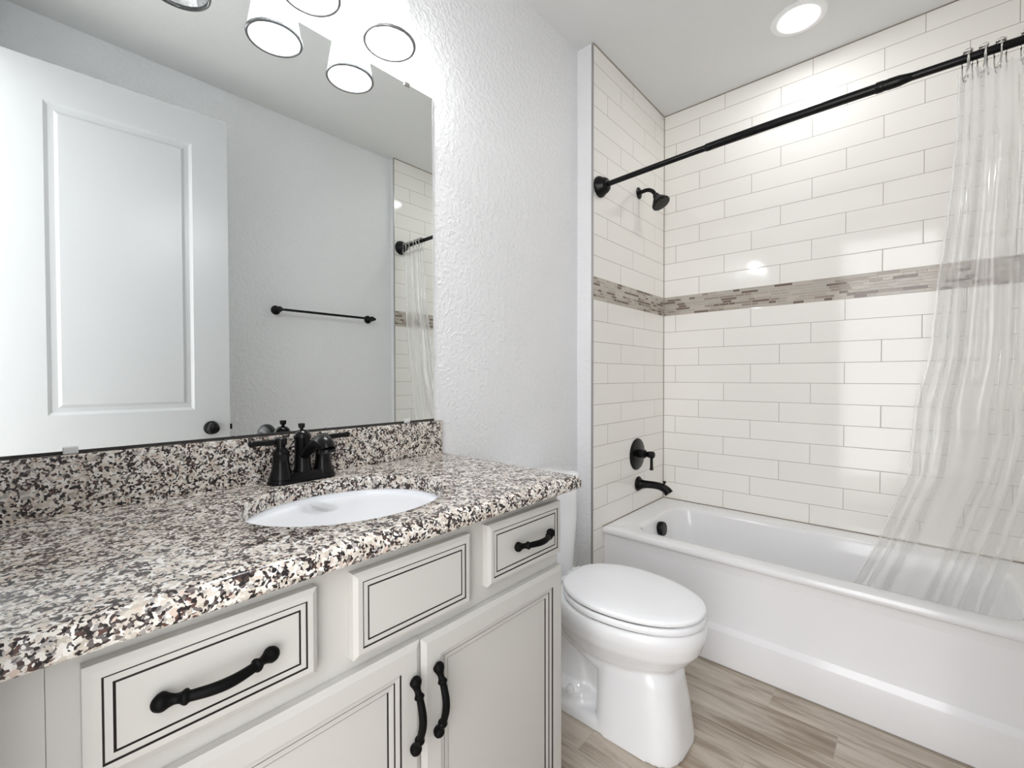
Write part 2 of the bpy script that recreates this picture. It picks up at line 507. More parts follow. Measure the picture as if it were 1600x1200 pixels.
dr.location = (-0.0293, -1.4508, 0.0)
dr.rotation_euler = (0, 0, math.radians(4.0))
def door_child(name, bm, mat, **kw):
    o = obj(name, bm, mat, None, **kw); o.parent = dr
    return o
bm = bmesh.new()
kx, kz = 0.762 - 0.080, 0.935
for y0, s in ((0.035, 1), (0.0, -1)):
    lathe(bm, (kx, y0, kz), (0, s, 0), [(0, 0.032), (0.004, 0.033), (0.009, 0.028), (0.012, 0.013), (0.028, 0.011), (0.034, 0.02),
                                        (0.044, 0.0275), (0.054, 0.026), (0.061, 0.018), (0.0635, 0.0)], 28)
door_child('door_knob', bm, M['bronze'], smooth=50)
door_child('latch', boxes(((0.762, 0.011, kz - 0.014), (0.774, 0.024, kz + 0.012))), M['bronze'])
door_child('latch_plate', boxes(((0.7618, 0.005, kz - 0.028), (0.763, 0.03, kz + 0.028))), M['bronze'])
bm = bmesh.new()
for hz in (0.25, 0.97, 2.2):
    lathe(bm, (-0.012, -0.004, hz - 0.045), (0, 0, 1), [(0, 0.006), (0.09, 0.006)], 12)
door_child('hinge', bm, M['bronze'])

# ------------------------------------------------------------------ towel bar on the opposite wall
tb = thing('towel_bar', (1.0415, YW, 1.579), 'long thin black towel bar on the blank wall, reflected in the mirror', 'towel bar')
for x in (1.0415, 1.640):
    bm = bmesh.new()
    lathe(bm, (x, YW, 1.579), (0, 1, 0), [(0, 0.027), (0.004, 0.027), (0.008, 0.024), (0.012, 0.013), (0.034, 0.0105), (0.042, 0.014), (0.052, 0.0165),
                                          (0.064, 0.0165), (0.073, 0.011), (0.075, 0.0)], 24)
    obj('post', bm, M['bronze'], tb, smooth=50)
bm = bmesh.new()
lathe(bm, (1.02, YW + 0.058, 1.579), (1, 0, 0), [(0, 0.0), (0.003, 0.009), (0.012, 0.010), (0.016, 0.0075), (0.63, 0.0075), (0.634, 0.010), (0.645, 0.009), (0.648, 0.0)], 16)
obj('bar', bm, M['bronze'], tb, smooth=50)

# ------------------------------------------------------------------ vanity cabinet
YF = -0.5466       # faces of doors and drawers
YFF = -0.527       # face frame
vc = thing('vanity_cabinet', (0.45, -0.3, 0), 'antique white glazed bathroom vanity cabinet under the speckled granite worktop', 'cabinet')
ct0 = ZCT - 0.036
body = boxes(((0.0187, YFF, 0.10), (0.9388, YFF + 0.019, ct0)), ((0.9208, YFF + 0.019, 0.0), (0.9388, -0.004, ct0)),
             ((XLEFT + 0.003, YFF + 0.019, 0.0), (XLEFT + 0.02, -0.004, ct0)), ((XLEFT + 0.02, YFF + 0.019, 0.10), (0.9208, -0.004, 0.118)),
             ((XLEFT + 0.02, YFF + 0.075, 0.0), (0.9208, YFF + 0.09, 0.10)))
obj('body', body, M['cab'], vc)
obj('filler_strip', boxes(((XLEFT + 0.003, YFF - 0.0005, 0.10), (0.0182, YFF + 0.018, ct0))), M['cab'], vc)
obj('filler_gap_shade', boxes(((0.0182, YFF + 0.003, 0.10), (0.0187, YFF + 0.018, ct0))), M['gap_shade_rail'], vc)  # solid dark strip standing in for the shade in the slit

def rect(x0, x1, z0, z1, i, y):
    return [(x0 + i, y, z0 + i), (x1 - i, y, z0 + i), (x1 - i, y, z1 - i), (x0 + i, y, z1 - i)]

def front(x0, x1, z0, z1, steps):
    """steps: (inset, depth behind the face, material index of the strip that ends here)"""
    bm = bmesh.new()
    prev = None
    first = None
    for k, (i, d, mi) in enumerate(steps):
        ring = [bm.verts.new(p) for p in rect(x0, x1, z0, z1, i, YF + d)]
        if prev:
            for a in range(4):
                b = (a + 1) % 4
                f = bm.faces.new((prev[a], prev[b], ring[b], ring[a])); f.material_index = mi
        else:
            first = ring
        prev = ring
    bm.faces.new(prev)
    back = [bm.verts.new(p) for p in rect(x0, x1, z0, z1, 0, YFF - 0.0005)]
    for a in range(4):
        b = (a + 1) % 4
        bm.faces.new((first[a], first[b], back[b], back[a]))
    bm.faces.new(back)
    return bm
DRW = [(0, 0.0042, 0), (0.0075, 0.0, 0), (0.0155, 0.0, 0), (0.0164, 0.0022, 1), (0.0178, 0.0014, 1), (0.0250, 0.0014, 0), (0.0260, 0.0034, 1), (0.0278, 0.0014, 1)]
DOR = [(0, 0.0055, 0), (0.0105, 0.0, 0), (0.0430, 0.0, 0), (0.0436, 0.0035, 1), (0.0448, 0.0030, 1), (0.0535, 0.0040, 0), (0.0541, 0.0062, 1), (0.0556, 0.0054, 1),
       (0.0650, 0.0066, 0), (0.0656, 0.0092, 1), (0.0672, 0.0086, 1)]

def pull(cx, cz, vertical, parent, label=None):
    prof = [(-0.0665, 0.0015, 0.0035), (-0.0650, 0.004, 0.0088), (-0.0620, 0.0065, 0.0108), (-0.0580, 0.0085, 0.0105), (-0.0535, 0.0105, 0.0078), (-0.0485, 0.013, 0.0060),
            (-0.0440, 0.0155, 0.0064), (-0.0405, 0.0175, 0.0088), (-0.0378, 0.019, 0.0090), (-0.0352, 0.0202, 0.0066), (-0.030, 0.0222, 0.0066), (-0.015, 0.027, 0.0070), (0, 0.0288, 0.0072)]
    prof = prof + [(-s, o, r) for s, o, r in reversed(prof[:-1])]
    prof = spline(prof, 3)
    pts = []
    for s, o, r in prof:
        pts.append((cx, YF - o, cz + s) if vertical else (cx + s, YF - o, cz))
    bm = bmesh.new()
    tube(bm, pts, [r for _, _, r in prof], 14, 1.0, (1, 0, 0) if vertical else (0, 0, 1))
    return obj('handle', bm, M['iron'], parent, smooth=60)

ZD0, ZD1 = 0.734, 0.8655
d1 = obj('drawer', front(0.0455, 0.3030, ZD0, ZD1, DRW), [M['cab'], M['glaze']], vc)
pull(0.173, 0.7985, False, d1)
obj('false_drawer_front', front(0.3615, 0.6190, ZD0 - 0.012, ZD1 - 0.002, DRW), [M['cab'], M['glaze']], vc)
d3 = obj('drawer', front(0.6680, 0.9310, ZD0, ZD1 + 0.001, DRW), [M['cab'], M['glaze']], vc)
pull(0.8157, 0.7992, False, d3)
lo = obj('door', front(0.0455, 0.4928, 0.13, 0.701, DOR), [M['cab'], M['glaze']], vc)
pull(0.4745, 0.575, True, lo)
ro = obj('door', front(0.4950, 0.9385, 0.13, 0.699, DOR), [M['cab'], M['glaze']], vc)
pull(0.5270, 0.576, True, ro)
obj('door_gap_shade', boxes(((0.4928, YFF - 0.004, 0.13), (0.4950, YFF - 0.0005, 0.699))), M['gap_shade_rail'], vc)  # shade between the two doors, painted as a dark strip

# ------------------------------------------------------------------ worktop with the oval cut-out
ECX, ECY, EA, EB = 0.487, -0.303, 0.2114, 0.1803
X0, X1, Y0, Y1 = XLEFT + 0.001, 0.9965, -0.5646, -0.001
def worktop():
    bm = bmesh.new()
    angs = [2 * PI * k / 120 for k in range(120)]
    for cx, cy in ((X0, Y0), (X1, Y0), (X1, Y1), (X0, Y1)):
        angs.append(math.atan2(cy - ECY, cx - ECX) % (2 * PI))
    angs = sorted(angs)
    def outer(th):
        c, s = math.cos(th), math.sin(th)
        t = 1e9
        if c > 1e-9: t = min(t, (X1 - ECX) / c)
        if c < -1e-9: t = min(t, (X0 - ECX) / c)
        if s > 1e-9: t = min(t, (Y1 - ECY) / s)
        if s < -1e-9: t = min(t, (Y0 - ECY) / s)
        return ECX + c * t, ECY + s * t
    def ell(th, g):
        c, s = math.cos(th), math.sin(th)
        k = 1 / math.sqrt((c / (EA + g)) ** 2 + (s / (EB + g)) ** 2)
        return ECX + c * k, ECY + s * k
    rings = []
    for g, dz in ((0, -0.034), (0.0, -0.004), (0.0012, -0.0012), (0.004, 0.0)):
        rings.append([(*ell(t, g), ZCT + dz) for t in angs])
    out = [outer(t) for t in angs]
    for k in (0.35, 0.7):
        r = []
        for t, (ox, oy) in zip(angs, out):
            ex, ey = ell(t, 0.004)
            r.append((ex + (ox - ex) * k, ey + (oy - ey) * k, ZCT))
        rings.append(r)
    # eased nose: inset of the front and right edges against height
    RN = 0.021
    prof = [(RN * (1 - math.sin(a)) - 0.0, RN * (math.cos(a) - 1)) for a in [PI / 2 * q / 6 for q in range(7)]]
    prof += [(0.0, -0.028), (0.0015, -0.033), (0.005, -0.036)]
    for ins, dz in prof:
        sx = (X1 - ins - X0) / (X1 - X0); sy = (Y1 - Y0 - ins) / (Y1 - Y0)
        rings.append([(X0 + (ox - X0) * sx, Y1 + (oy - Y1) * sy, ZCT + dz) for ox, oy in out])
    vs = loft(bm, rings, False, False)
    n = len(angs)
    for i in range(n):                                   # underside
        j = (i + 1) % n
        bm.faces.new((vs[-1][i], vs[-1][j], vs[0][j], vs[0][i]))
    return bm
tag(obj('countertop', worktop(), M['granite'], smooth=35), 'black, cream and grey speckled granite worktop on the white vanity, with an oval sink cut-out', 'countertop')
tag(obj('backsplash', boxes(((XLEFT + 0.001, -0.020, ZCT), (0.9757, -0.001, 1.035))), M['granite'], bevel=0.0015),
    'low speckled granite upstand along the wall, between worktop and mirror', 'backsplash')

# ------------------------------------------------------------------ undermount sink
sk = thing('sink', (ECX, ECY, 0.74), 'white oval undermount sink set into the granite worktop', 'sink')
bm = bmesh.new()
rings = []
def er(a, b, z, n=64):
    return [(ECX + a * math.cos(2 * PI * k / n), ECY + b * math.sin(2 * PI * k / n), z) for k in range(n)]
zt = ZCT - 0.0345
prof = [(1.0, 0.0), (0.985, -0.006), (0.965, -0.025), (0.93, -0.06), (0.86, -0.10), (0.72, -0.13), (0.5, -0.146), (0.25, -0.152), (0.1, -0.154)]
rings.append(er(EA + 0.014, EB + 0.014, zt - 0.012))
rings.append(er(EA + 0.014, EB + 0.014, zt))
for k, dz in prof:
    rings.append(er((EA + 0.004) * k, (EB + 0.004) * k, zt + dz))
for k, dz in reversed(prof[1:]):
    rings.append(er((EA + 0.010) * k + 0.004, (EB + 0.010) * k + 0.004, zt + dz - 0.009))
vs = loft(bm, rings, True, False)
obj('basin', bm, M['sinkware'], sk, smooth=50)
bm = bmesh.new()
lathe(bm, (ECX, ECY, zt - 0.156), (0, 0, 1), [(0, 0.022), (0.003, 0.0225), (0.0045, 0.02), (0.005, 0.012), (0.007, 0.011), (0.008, 0.0)], 24)
obj('drain', bm, M['bronze'], sk, smooth=40)

# ------------------------------------------------------------------ faucet
FX, FY = 0.485, -0.068
fa = thing('faucet', (FX, FY, ZCT), 'black two-lever centerset faucet on the granite worktop behind the oval sink', 'faucet')
def stadium(hw, r, z, n=12):
    pts = []
    for k in range(n + 1):
        a = -PI / 2 + PI * k / n
        pts.append((FX + hw + r * math.cos(a), FY + r * math.sin(a), z))
    for k in range(n + 1):
        a = PI / 2 + PI * k / n
        pts.append((FX - hw + r * math.cos(a), FY + r * math.sin(a), z))
    return pts
bm = bmesh.new()
loft(bm, [stadium(0.052, r, ZCT + z) for r, z in ((0.030, 0.0), (0.031, 0.004), (0.0295, 0.008), (0.026, 0.012), (0.022, 0.020), (0.0205, 0.024))])
obj('base_plate', bm, M['bronze'], fa, smooth=50)
bm = bmesh.new()
lathe(bm, (FX, FY, ZCT + 0.02), (0, 0, 1), [(0, 0.023), (0.015, 0.0195), (0.05, 0.0182), (0.083, 0.0185), (0.087, 0.0205), (0.091, 0.020), (0.098, 0.0175), (0.104, 0.011), (0.107, 0.0)], 28)
obj('column', bm, M['bronze'], fa, smooth=50)
bm = bmesh.new()
lathe(bm, (FX, FY + 0.004, ZCT + 0.124), (0, 0, 1), [(0, 0.0042), (0.006, 0.0042), (0.0075, 0.0075), (0.0155, 0.0085), (0.018, 0.0075), (0.0185, 0.0)], 20)
obj('lift_rod', bm, M['bronze'], fa, smooth=50)
bm = bmesh.new()
sp = spline([(FX, FY - 0.004, 0.985, 0.0125), (FX, FY - 0.030, 0.999, 0.0125), (FX, FY - 0.062, 1.017, 0.0135), (FX, FY - 0.092, 1.028, 0.0165),
             (FX, FY - 0.112, 1.030, 0.0185), (FX, FY - 0.127, 1.024, 0.0188), (FX, FY - 0.135, 1.013, 0.0180)], 5)
tube(bm, [p[:3] for p in sp], [p[3] for p in sp], 22, 1.0, (1, 0, 0))
lathe(bm, (FX, FY - 0.131, 1.012), (0, -0.25, -1), [(0, 0.0195), (0.003, 0.0205), (0.006, 0.0205), (0.007, 0.014), (0.0075, 0.0)], 24)
obj('spout', bm, M['bronze'], fa, smooth=60)
for s in (-1, 1):
    hx = FX + s * 0.052
    bm = bmesh.new()
    lathe(bm, (hx, FY, ZCT + 0.012), (0, 0, 1), [(0, 0.0285), (0.008, 0.0255), (0.020, 0.0215), (0.036, 0.0188), (0.056, 0.0182), (0.059, 0.0195), (0.064, 0.0188), (0.070, 0.0140),
                                                 (0.075, 0.0098), (0.080, 0.0098), (0.0815, 0.0135), (0.096, 0.0140), (0.099, 0.012), (0.101, 0.0)], 26)
    h = obj('handle', bm, M['bronze'], fa, smooth=50)
    bm = bmesh.new()
    dx, dy = s * math.cos(0.12), 0.012
    lathe(bm, (hx + s * 0.008, FY, ZCT + 0.1015), (s, -0.04 if s > 0 else -0.05, 0.03), [(0, 0.0062), (0.006, 0.0062), (0.012, 0.0072), (0.040, 0.0066), (0.050, 0.0068), (0.056, 0.0078), (0.061, 0.0080), (0.0635, 0.006), (0.064, 0.0)], 16)
    obj('lever', bm, M['bronze'], h, smooth=50)

# ------------------------------------------------------------------ mirror
MX0, MX1, MZ0, MZ1 = -0.035, 0.9485, 1.0415, 2.113
mi = thing('mirror', (MX0, 0, MZ0), 'large frameless rectangular wall mirror above the granite upstand', 'mirror')
obj('glass', boxes(((MX0, -0.0058, MZ0), (MX1, -0.0012, MZ1))), M['mirror'], mi)
bm = boxes(((MX1, -0.0060, MZ0), (MX1 + 0.0014, -0.0012, MZ1)), ((MX0, -0.0060, MZ1), (MX1 + 0.0014, -0.0012, MZ1 + 0.0014)))
obj('polished_edge', bm, M['mirror_edge'], mi)
obj('bottom_rail', boxes(((MX0, -0.0085, MZ0 - 0.006), (MX1, -0.0012, MZ0))), M['gap_shade_rail'], mi)
for x in (0.0724, 0.8391):
    obj('clip', boxes(((x - 0.011, -0.012, MZ0 - 0.006), (x + 0.011, -0.001, MZ0 + 0.008))), M['clip'], mi, bevel=0.002)
obj('clip', boxes(((0.838, -0.010, MZ1 - 0.007), (0.857, -0.001, MZ1 + 0.004))), M['chrome'], mi, bevel=0.0015)

# ------------------------------------------------------------------ vanity light
vl = thing('vanity_light', (0.4925, 0, 2.30), 'three-shade seeded glass vanity light on the wall above the mirror, two shades lit', 'light')
SZ, SY, SR = 2.1107, -0.1154, 0.0685
obj('backplate', boxes(((0.36, -0.022, 2.275), (0.625, 0, 2.395))), M['bronze'], vl, bevel=0.006)
bm = bmesh.new()
lathe(bm, (0.215, SY + 0.02, 2.335), (1, 0, 0), [(0, 0.0), (0.002, 0.011), (0.553, 0.011), (0.555, 0.0)], 18)
for x in (0.42, 0.565):
    lathe(bm, (x, -0.02, 2.335), (0, -1, 0), [(0, 0.016), (0.004, 0.016), (0.006, 0.008), (0.078, 0.008)], 16)
obj('cross_bar', bm, M['bronze'], vl, smooth=50)
for i, x in enumerate((0.714, 0.4925, 0.271)):
    lit = i < 2
    bm = bmesh.new()
    lathe(bm, (x, SY, SZ + 0.225), (0, 0, -1), [(0, 0.006), (0.012, 0.006), (0.014, 0.020), (0.030, 0.024), (0.052, 0.026), (0.058, 0.040), (0.063, 0.042), (0.066, 0.040), (0.066, 0.0)], 28)
    obj('socket', bm, M['bronze'], vl, smooth=50)
    bm = bmesh.new()
    prof = [(0.163, 0.0405), (0.150, 0.0435), (0.12, 0.0495), (0.08, 0.0560), (0.04, 0.0625), (0.004, 0.0680)]
    lathe(bm, (x, SY, SZ), (0, 0, 1), prof, 48, False, False)
    sh = obj('lamp_shade', bm, M['glass'], vl, smooth=80)
    bm = bmesh.new()
    nn = 48
    rr = [[(x + (SR - 0.0012 + 0.0042 * math.cos(2 * PI * q / 10)) * math.cos(2 * PI * k / nn), SY + (SR - 0.0012 + 0.0042 * math.cos(2 * PI * q / 10)) * math.sin(2 * PI * k / nn),
            SZ + 0.003 + 0.0055 * math.sin(2 * PI * q / 10)) for q in range(10)] for k in range(nn)]
    rr.append(rr[0])
    loft(bm, rr, False, False)
    bmesh.ops.remove_doubles(bm, verts=bm.verts, dist=1e-5)
    obj('rim', bm, M['rim'], sh, smooth=80)
    bm = bmesh.new()
    lathe(bm, (x, SY, SZ + 0.159), (0, 0, -1), [(0.062, 0.0293), (0.072, 0.030), (0.088, 0.0275), (0.098, 0.020), (0.104, 0.010), (0.106, 0.0)], 28)
    bb_ = obj('bulb', bm, M['bulb'] if lit else M['bulb_off'], vl, smooth=80)
    bm = bmesh.new()
    lathe(bm, (x, SY, SZ + 0.159), (0, 0, -1), [(0, 0.0135), (0.02, 0.0135), (0.036, 0.0185), (0.055, 0.0276), (0.064, 0.0296), (0.066, 0.030)], 28, True, False)
    obj('bulb_neck', bm, M['bulb_off'], bb_, smooth=80)

# ------------------------------------------------------------------ recessed ceiling light
rl = thing('recessed_light', (2.302, -0.827, ZC), 'round white recessed ceiling light, lit, above the bathtub', 'light')
bm = bmesh.new()
lathe(bm, (2.302, -0.827, ZC), (0, 0, -1), [(0.0, 0.106), (0.003, 0.106), (0.006, 0.102), (0.0068, 0.084), (0.0062, 0.077), (0.002, 0.0735)], 56, False, False)
obj('trim_ring', bm, M['trimw'], rl, smooth=50)
bm = bmesh.new()
lathe(bm, (2.302, -0.827, ZC - 0.0004), (0, 0, -1), [(0.0, 0.0735), (0.0018, 0.0735), (0.0026, 0.055), (0.003, 0.0)], 48)
obj('lens', bm, M['lens'], rl, smooth=50)

# ------------------------------------------------------------------ bathtub
tub = thing('bathtub', (XT, -0.82, 0), 'white alcove bathtub with a plain stepped apron along the tiled wall', 'bathtub')
TX0, TX1, TY0, TY1 = XT, XB - 0.0015, YO + 0.001, YP - 0.0012
def rrect(x0, x1, y0, y1, r, z, n=10):
    pts = []
    for cx, cy, a0 in ((x1 - r, y1 - r, 0), (x0 + r, y1 - r, PI / 2), (x0 + r, y0 + r, PI), (x1 - r, y0 + r, 1.5 * PI)):
        for k in range(n + 1):
            a = a0 + PI / 2 * k / n
            pts.append((cx + r * math.cos(a), cy + r * math.sin(a), z))
    return pts
bm = bmesh.new()
e = 0.0008
rings = []
rings.append(rrect(TX0 + 0.03, TX1, TY0, TY1, e, 0.20))
rings.append(rrect(TX0 + 0.013, TX1, TY0, TY1, e, 0.415))
rings.append(rrect(TX0 + 0.004, TX1, TY0, TY1, e, 0.418))
rings.append(rrect(TX0, TX1, TY0, TY1, e, 0.424))
rings.append(rrect(TX0, TX1, TY0, TY1, e, 0.436))
rings.append(rrect(TX0 + 0.004, TX1, TY0, TY1, e, 0.4445))
rings.append(rrect(TX0 + 0.012, TX1 - 0.0, TY0, TY1 - 0.0, e, ZTUB))
ix0, ix1, iy0, iy1 = TX0 + 0.066, TX1 - 0.105, TY0 + 0.06, TY1 - 0.112
for g, dz, r in ((0.0, 0.0, 0.11), (0.006, -0.0015, 0.105), (0.012, -0.007, 0.10), (0.017, -0.02, 0.10), (0.030, -0.12, 0.10), (0.045, -0.24, 0.11), (0.058, -0.31, 0.12), (0.085, -0.345, 0.12), (0.14, -0.36, 0.10)):
    f = 1.0 + max(0, g - 0.02) * 4
    rings.append(rrect(ix0 + g, ix1 - g, iy0 + g * f * 1.6, iy1 - g * 1.2, r, ZTUB + dz))
loft(bm, rings, False, True)
obj('shell', bm, M['acrylic'], tub, smooth=40)
bm = bmesh.new()
prof = [(0.0, 0.0), (0.0, 0.136), (0.002, 0.1405), (0.018, 0.1555), (0.019, 0.158), (0.014, 0.4155), (0.03, 0.4155), (0.03, 0.0)]
loft(bm, [[(TX0 + 0.001 + px, y, pz) for px, pz in prof] for y in (TY0, TY1)])
obj('apron', bm, M['acrylic'], tub, smooth=30)
bm = bmesh.new()
lathe(bm, (2.262, iy1 - 0.034, 0.385), (0, -1, 0.10), [(-0.01, 0.034), (0.004, 0.036), (0.016, 0.036), (0.021, 0.033), (0.0225, 0.0)], 30)
obj('overflow_cover', bm, M['bronze'], tub, smooth=45)
struct('trim_6', boxes(((XT - 0.004, TY0, 0.0), (XT + 0.001, TY1, 0.004))), M['grout'])

# ------------------------------------------------------------------ tub spout, valve, shower head on the tiled end wall
ts = thing('tub_spout', (2.3, YP, 0.594), 'black tub spout with a diverter knob on the tiled end wall, over the tub', 'spout')
bm = bmesh.new()
sp = spline([(2.3, YP, 0.592, 0.040), (2.3, YP - 0.004, 0.592, 0.040), (2.3, YP - 0.012, 0.592, 0.034), (2.3, YP - 0.028, 0.593, 0.024), (2.3, YP - 0.06, 0.596, 0.0205),
             (2.3, YP - 0.10, 0.598, 0.020), (2.3, YP - 0.135, 0.594, 0.0205), (2.3, YP - 0.16, 0.583, 0.022), (2.3, YP - 0.176, 0.566, 0.024)], 4)
tube(bm, [p[:3] for p in sp], [p[3] for p in sp], 24, 1.0, (1, 0, 0))
obj('body', bm, M['bronze'], ts, smooth=60)
bm = bmesh.new()
lathe(bm, (2.3, YP - 0.148, 0.603), (0, -0.1, 1), [(0, 0.004), (0.012, 0.004), (0.014, 0.0075), (0.022, 0.0085), (0.025, 0.006), (0.026, 0.0)], 18)
obj('diverter_knob', bm, M['bronze'], ts, smooth=50)

sv = thing('shower_valve', (2.287, YP, 0.757), 'black round shower valve plate with a lever, above the tub spout', 'shower valve')
bm = bmesh.new()
lathe(bm, (2.287, YP, 0.757), (0, -1, 0), [(0, 0.087), (0.003, 0.087), (0.006, 0.084), (0.010, 0.066), (0.016, 0.03), (0.018, 0.0)], 44)
obj('escutcheon', bm, M['bronze'], sv, smooth=50)
bm = bmesh.new()
lathe(bm, (2.287, YP - 0.012, 0.762), (0, -1, 0), [(0, 0.025), (0.010, 0.0235), (0.036, 0.023), (0.038, 0.016), (0.054, 0.015), (0.058, 0.0185), (0.082, 0.0185), (0.087, 0.014), (0.088, 0.0)], 28)
hub = obj('handle', bm, M['bronze'], sv, smooth=45)
bm = bmesh.new()
lathe(bm, (2.287, YP - 0.084, 0.762), (0, 0.0, -1), [(0, 0.0085), (0.02, 0.0080), (0.03, 0.0075), (0.068, 0.0080), (0.074, 0.0098), (0.082, 0.0098), (0.084, 0.0)], 18)
obj('lever', bm, M['bronze'], hub, smooth=45)

sh = thing('shower_fixture', (2.2987, YP, 2.186), 'small black bell-shaped shower head on a bent arm, high on the tiled end wall', 'shower head')
bm = bmesh.new()
lathe(bm, (2.2987, YP, 2.186), (0, -1, 0), [(0, 0.031), (0.003, 0.031), (0.007, 0.026), (0.011, 0.014), (0.012, 0.0)], 28)
obj('flange', bm, M['bronze'], sh, smooth=45)
bm = bmesh.new()
sp = spline([(2.2987, YP, 2.186), (2.2987, YP - 0.025, 2.189), (2.2987, YP - 0.052, 2.189), (2.2987, YP - 0.078, 2.176), (2.2987, YP - 0.096, 2.152)], 6)
tube(bm, sp, 0.0105, 16, 1.0, (1, 0, 0))
obj('arm', bm, M['bronze'], sh, smooth=60)
bm = bmesh.new()
lathe(bm, (2.2987, -0.180, 2.154), (0, -0.50, -0.86), [(0, 0.012), (0.004, 0.016), (0.014, 0.018), (0.024, 0.023), (0.040, 0.036), (0.052, 0.043), (0.058, 0.0475), (0.066, 0.0485), (0.070, 0.046), (0.071, 0.0)], 32)
obj('head', bm, M['bronze'], sh, smooth=45)

# ------------------------------------------------------------------ curtain rod
RX = 1.884
def rodz(y):
    t = (YP - y) / (YP - YO)
    return 2.089 + 0.026 * t + 0.012 * math.sin(PI * min(1, t))
cr = thing('shower_curtain_rod', (RX, YP, rodz(YP)), 'long black telescoping shower curtain rod across the tub alcove', 'curtain rod')
def seg(name, ya, yb, ra, rb=None):
    bm = bmesh.new()
    ys = [ya + (yb - ya) * k / 10 for k in range(11)]
    tube(bm, [(RX, y, rodz(y)) for y in ys], [ra + ((rb or ra) - ra) * k / 10 for k in range(11)], 20, 1.0, (1, 0, 0))
    return obj(name, bm, M['bronze'], cr, smooth=60)
seg('inner_tube', YP - 0.02, -0.61, 0.0122)
seg('middle_tube', -0.585, -1.14, 0.0150)
seg('outer_tube', -1.17, YO + 0.02, 0.0120)
bm = bmesh.new()
lathe(bm, (RX, -0.575, rodz(-0.58)), (0, -1, 0), [(0, 0.0122), (0.008, 0.0150), (0.02, 0.0150)], 22)
obj('seam_ring', bm, M['bronze'], cr, smooth=45)
bm = bmesh.new()
lathe(bm, (RX, -1.112, rodz(-1.15)), (0, -1, 0), [(0, 0.0150), (0.003, 0.0172), (0.018, 0.0172), (0.022, 0.0162), (0.030, 0.0162), (0.034, 0.0170), (0.060, 0.0165), (0.078, 0.0135), (0.09, 0.0120)], 22)
obj('collar', bm, M['bronze'], cr, smooth=45)
for y, s in ((YP, -1), (YO, 1)):
    bm = bmesh.new()
    lathe(bm, (RX, y, rodz(y)), (0, s, 0), [(0, 0.049), (0.006, 0.050), (0.016, 0.046), (0.024, 0.040), (0.036, 0.036), (0.046, 0.029), (0.052, 0.018), (0.053, 0.0)], 32)
    obj('flange', bm, M['bronze'], cr, smooth=45)

# ------------------------------------------------------------------ clear shower curtain
edge = [(2.075, 1.885, -1.304), (1.923, 1.890, -1.303), (1.683, 1.900, -1.285), (1.496, 1.920, -1.267), (1.239, 1.940, -1.249), (1.084, 1.960, -1.217),
        (0.857, 1.980, -1.204), (0.780, 2.000, -1.178), (0.614, 2.030, -1.128), (0.484, 2.050, -1.078), (0.424, 2.060, -1.055), (0.20, 2.085, -1.01)]
def edge_at(z):
    for (za, xa, ya), (zb, xb, yb) in zip(edge[:-1], edge[1:]):
        if zb <= z <= za:
            t = (za - z) / (za - zb)
            return xa + (xb - xa) * t, ya + (yb - ya) * t
    return edge[-1][1:]
bm = bmesh.new()
NU, NV = 180, 70
grid = []
rp = [random.random() * 6.28 for _ in range(8)]
for j in range(NV + 1):
    v = j / NV
    z = 2.078 - (2.078 - 0.20) * v
    ex, ey = edge_at(min(z, 2.075))
    fy = -1.532 + (0.0 if z > 1.0 else 0.125 * min(1, (1.0 - z) / 0.53) + max(0, (0.47 - z)) * 0.2)
    row = []
    for i in range(NU + 1):
        u = i / NU
        uu = u + 0.020 * math.sin(2 * PI * u * 2 + rp[0]) * (1 - u) * u * 4
        amp = (0.016 + 0.012 * v) * (0.6 + 0.4 * math.sin(2 * PI * 1.3 * u + rp[1]))
        ph = 2 * PI * (4.6 - 1.2 * v) * u + 0.7 * math.sin(2.4 * v + rp[2])
        x = ex + amp * math.sin(ph) * min(1, u * 10) + 0.005 * math.sin(2 * PI * 2.3 * v + 7 * u + rp[3]) * min(1, v * 4)
        y = ey + (fy - ey) * uu + 0.35 * amp * math.sin(2 * ph) * min(1, u * 8) * (1 - u)
        sag = 0.006 * (1 - v) ** 30 * (math.cos(2 * PI * 11 * u) - 1)
        row.append(bm.verts.new((x, max(y, YO + 0.006), z + sag)))
    grid.append(row)
for j in range(NV):
    for i in range(NU):
        bm.faces.new((grid[j][i], grid[j][i + 1], grid[j + 1][i + 1], grid[j + 1][i]))
tag(obj('shower_curtain', bm, M['vinyl'], smooth=180), 'clear vinyl shower curtain bunched at the far end of the rod, hanging into the tub', 'shower curtain')

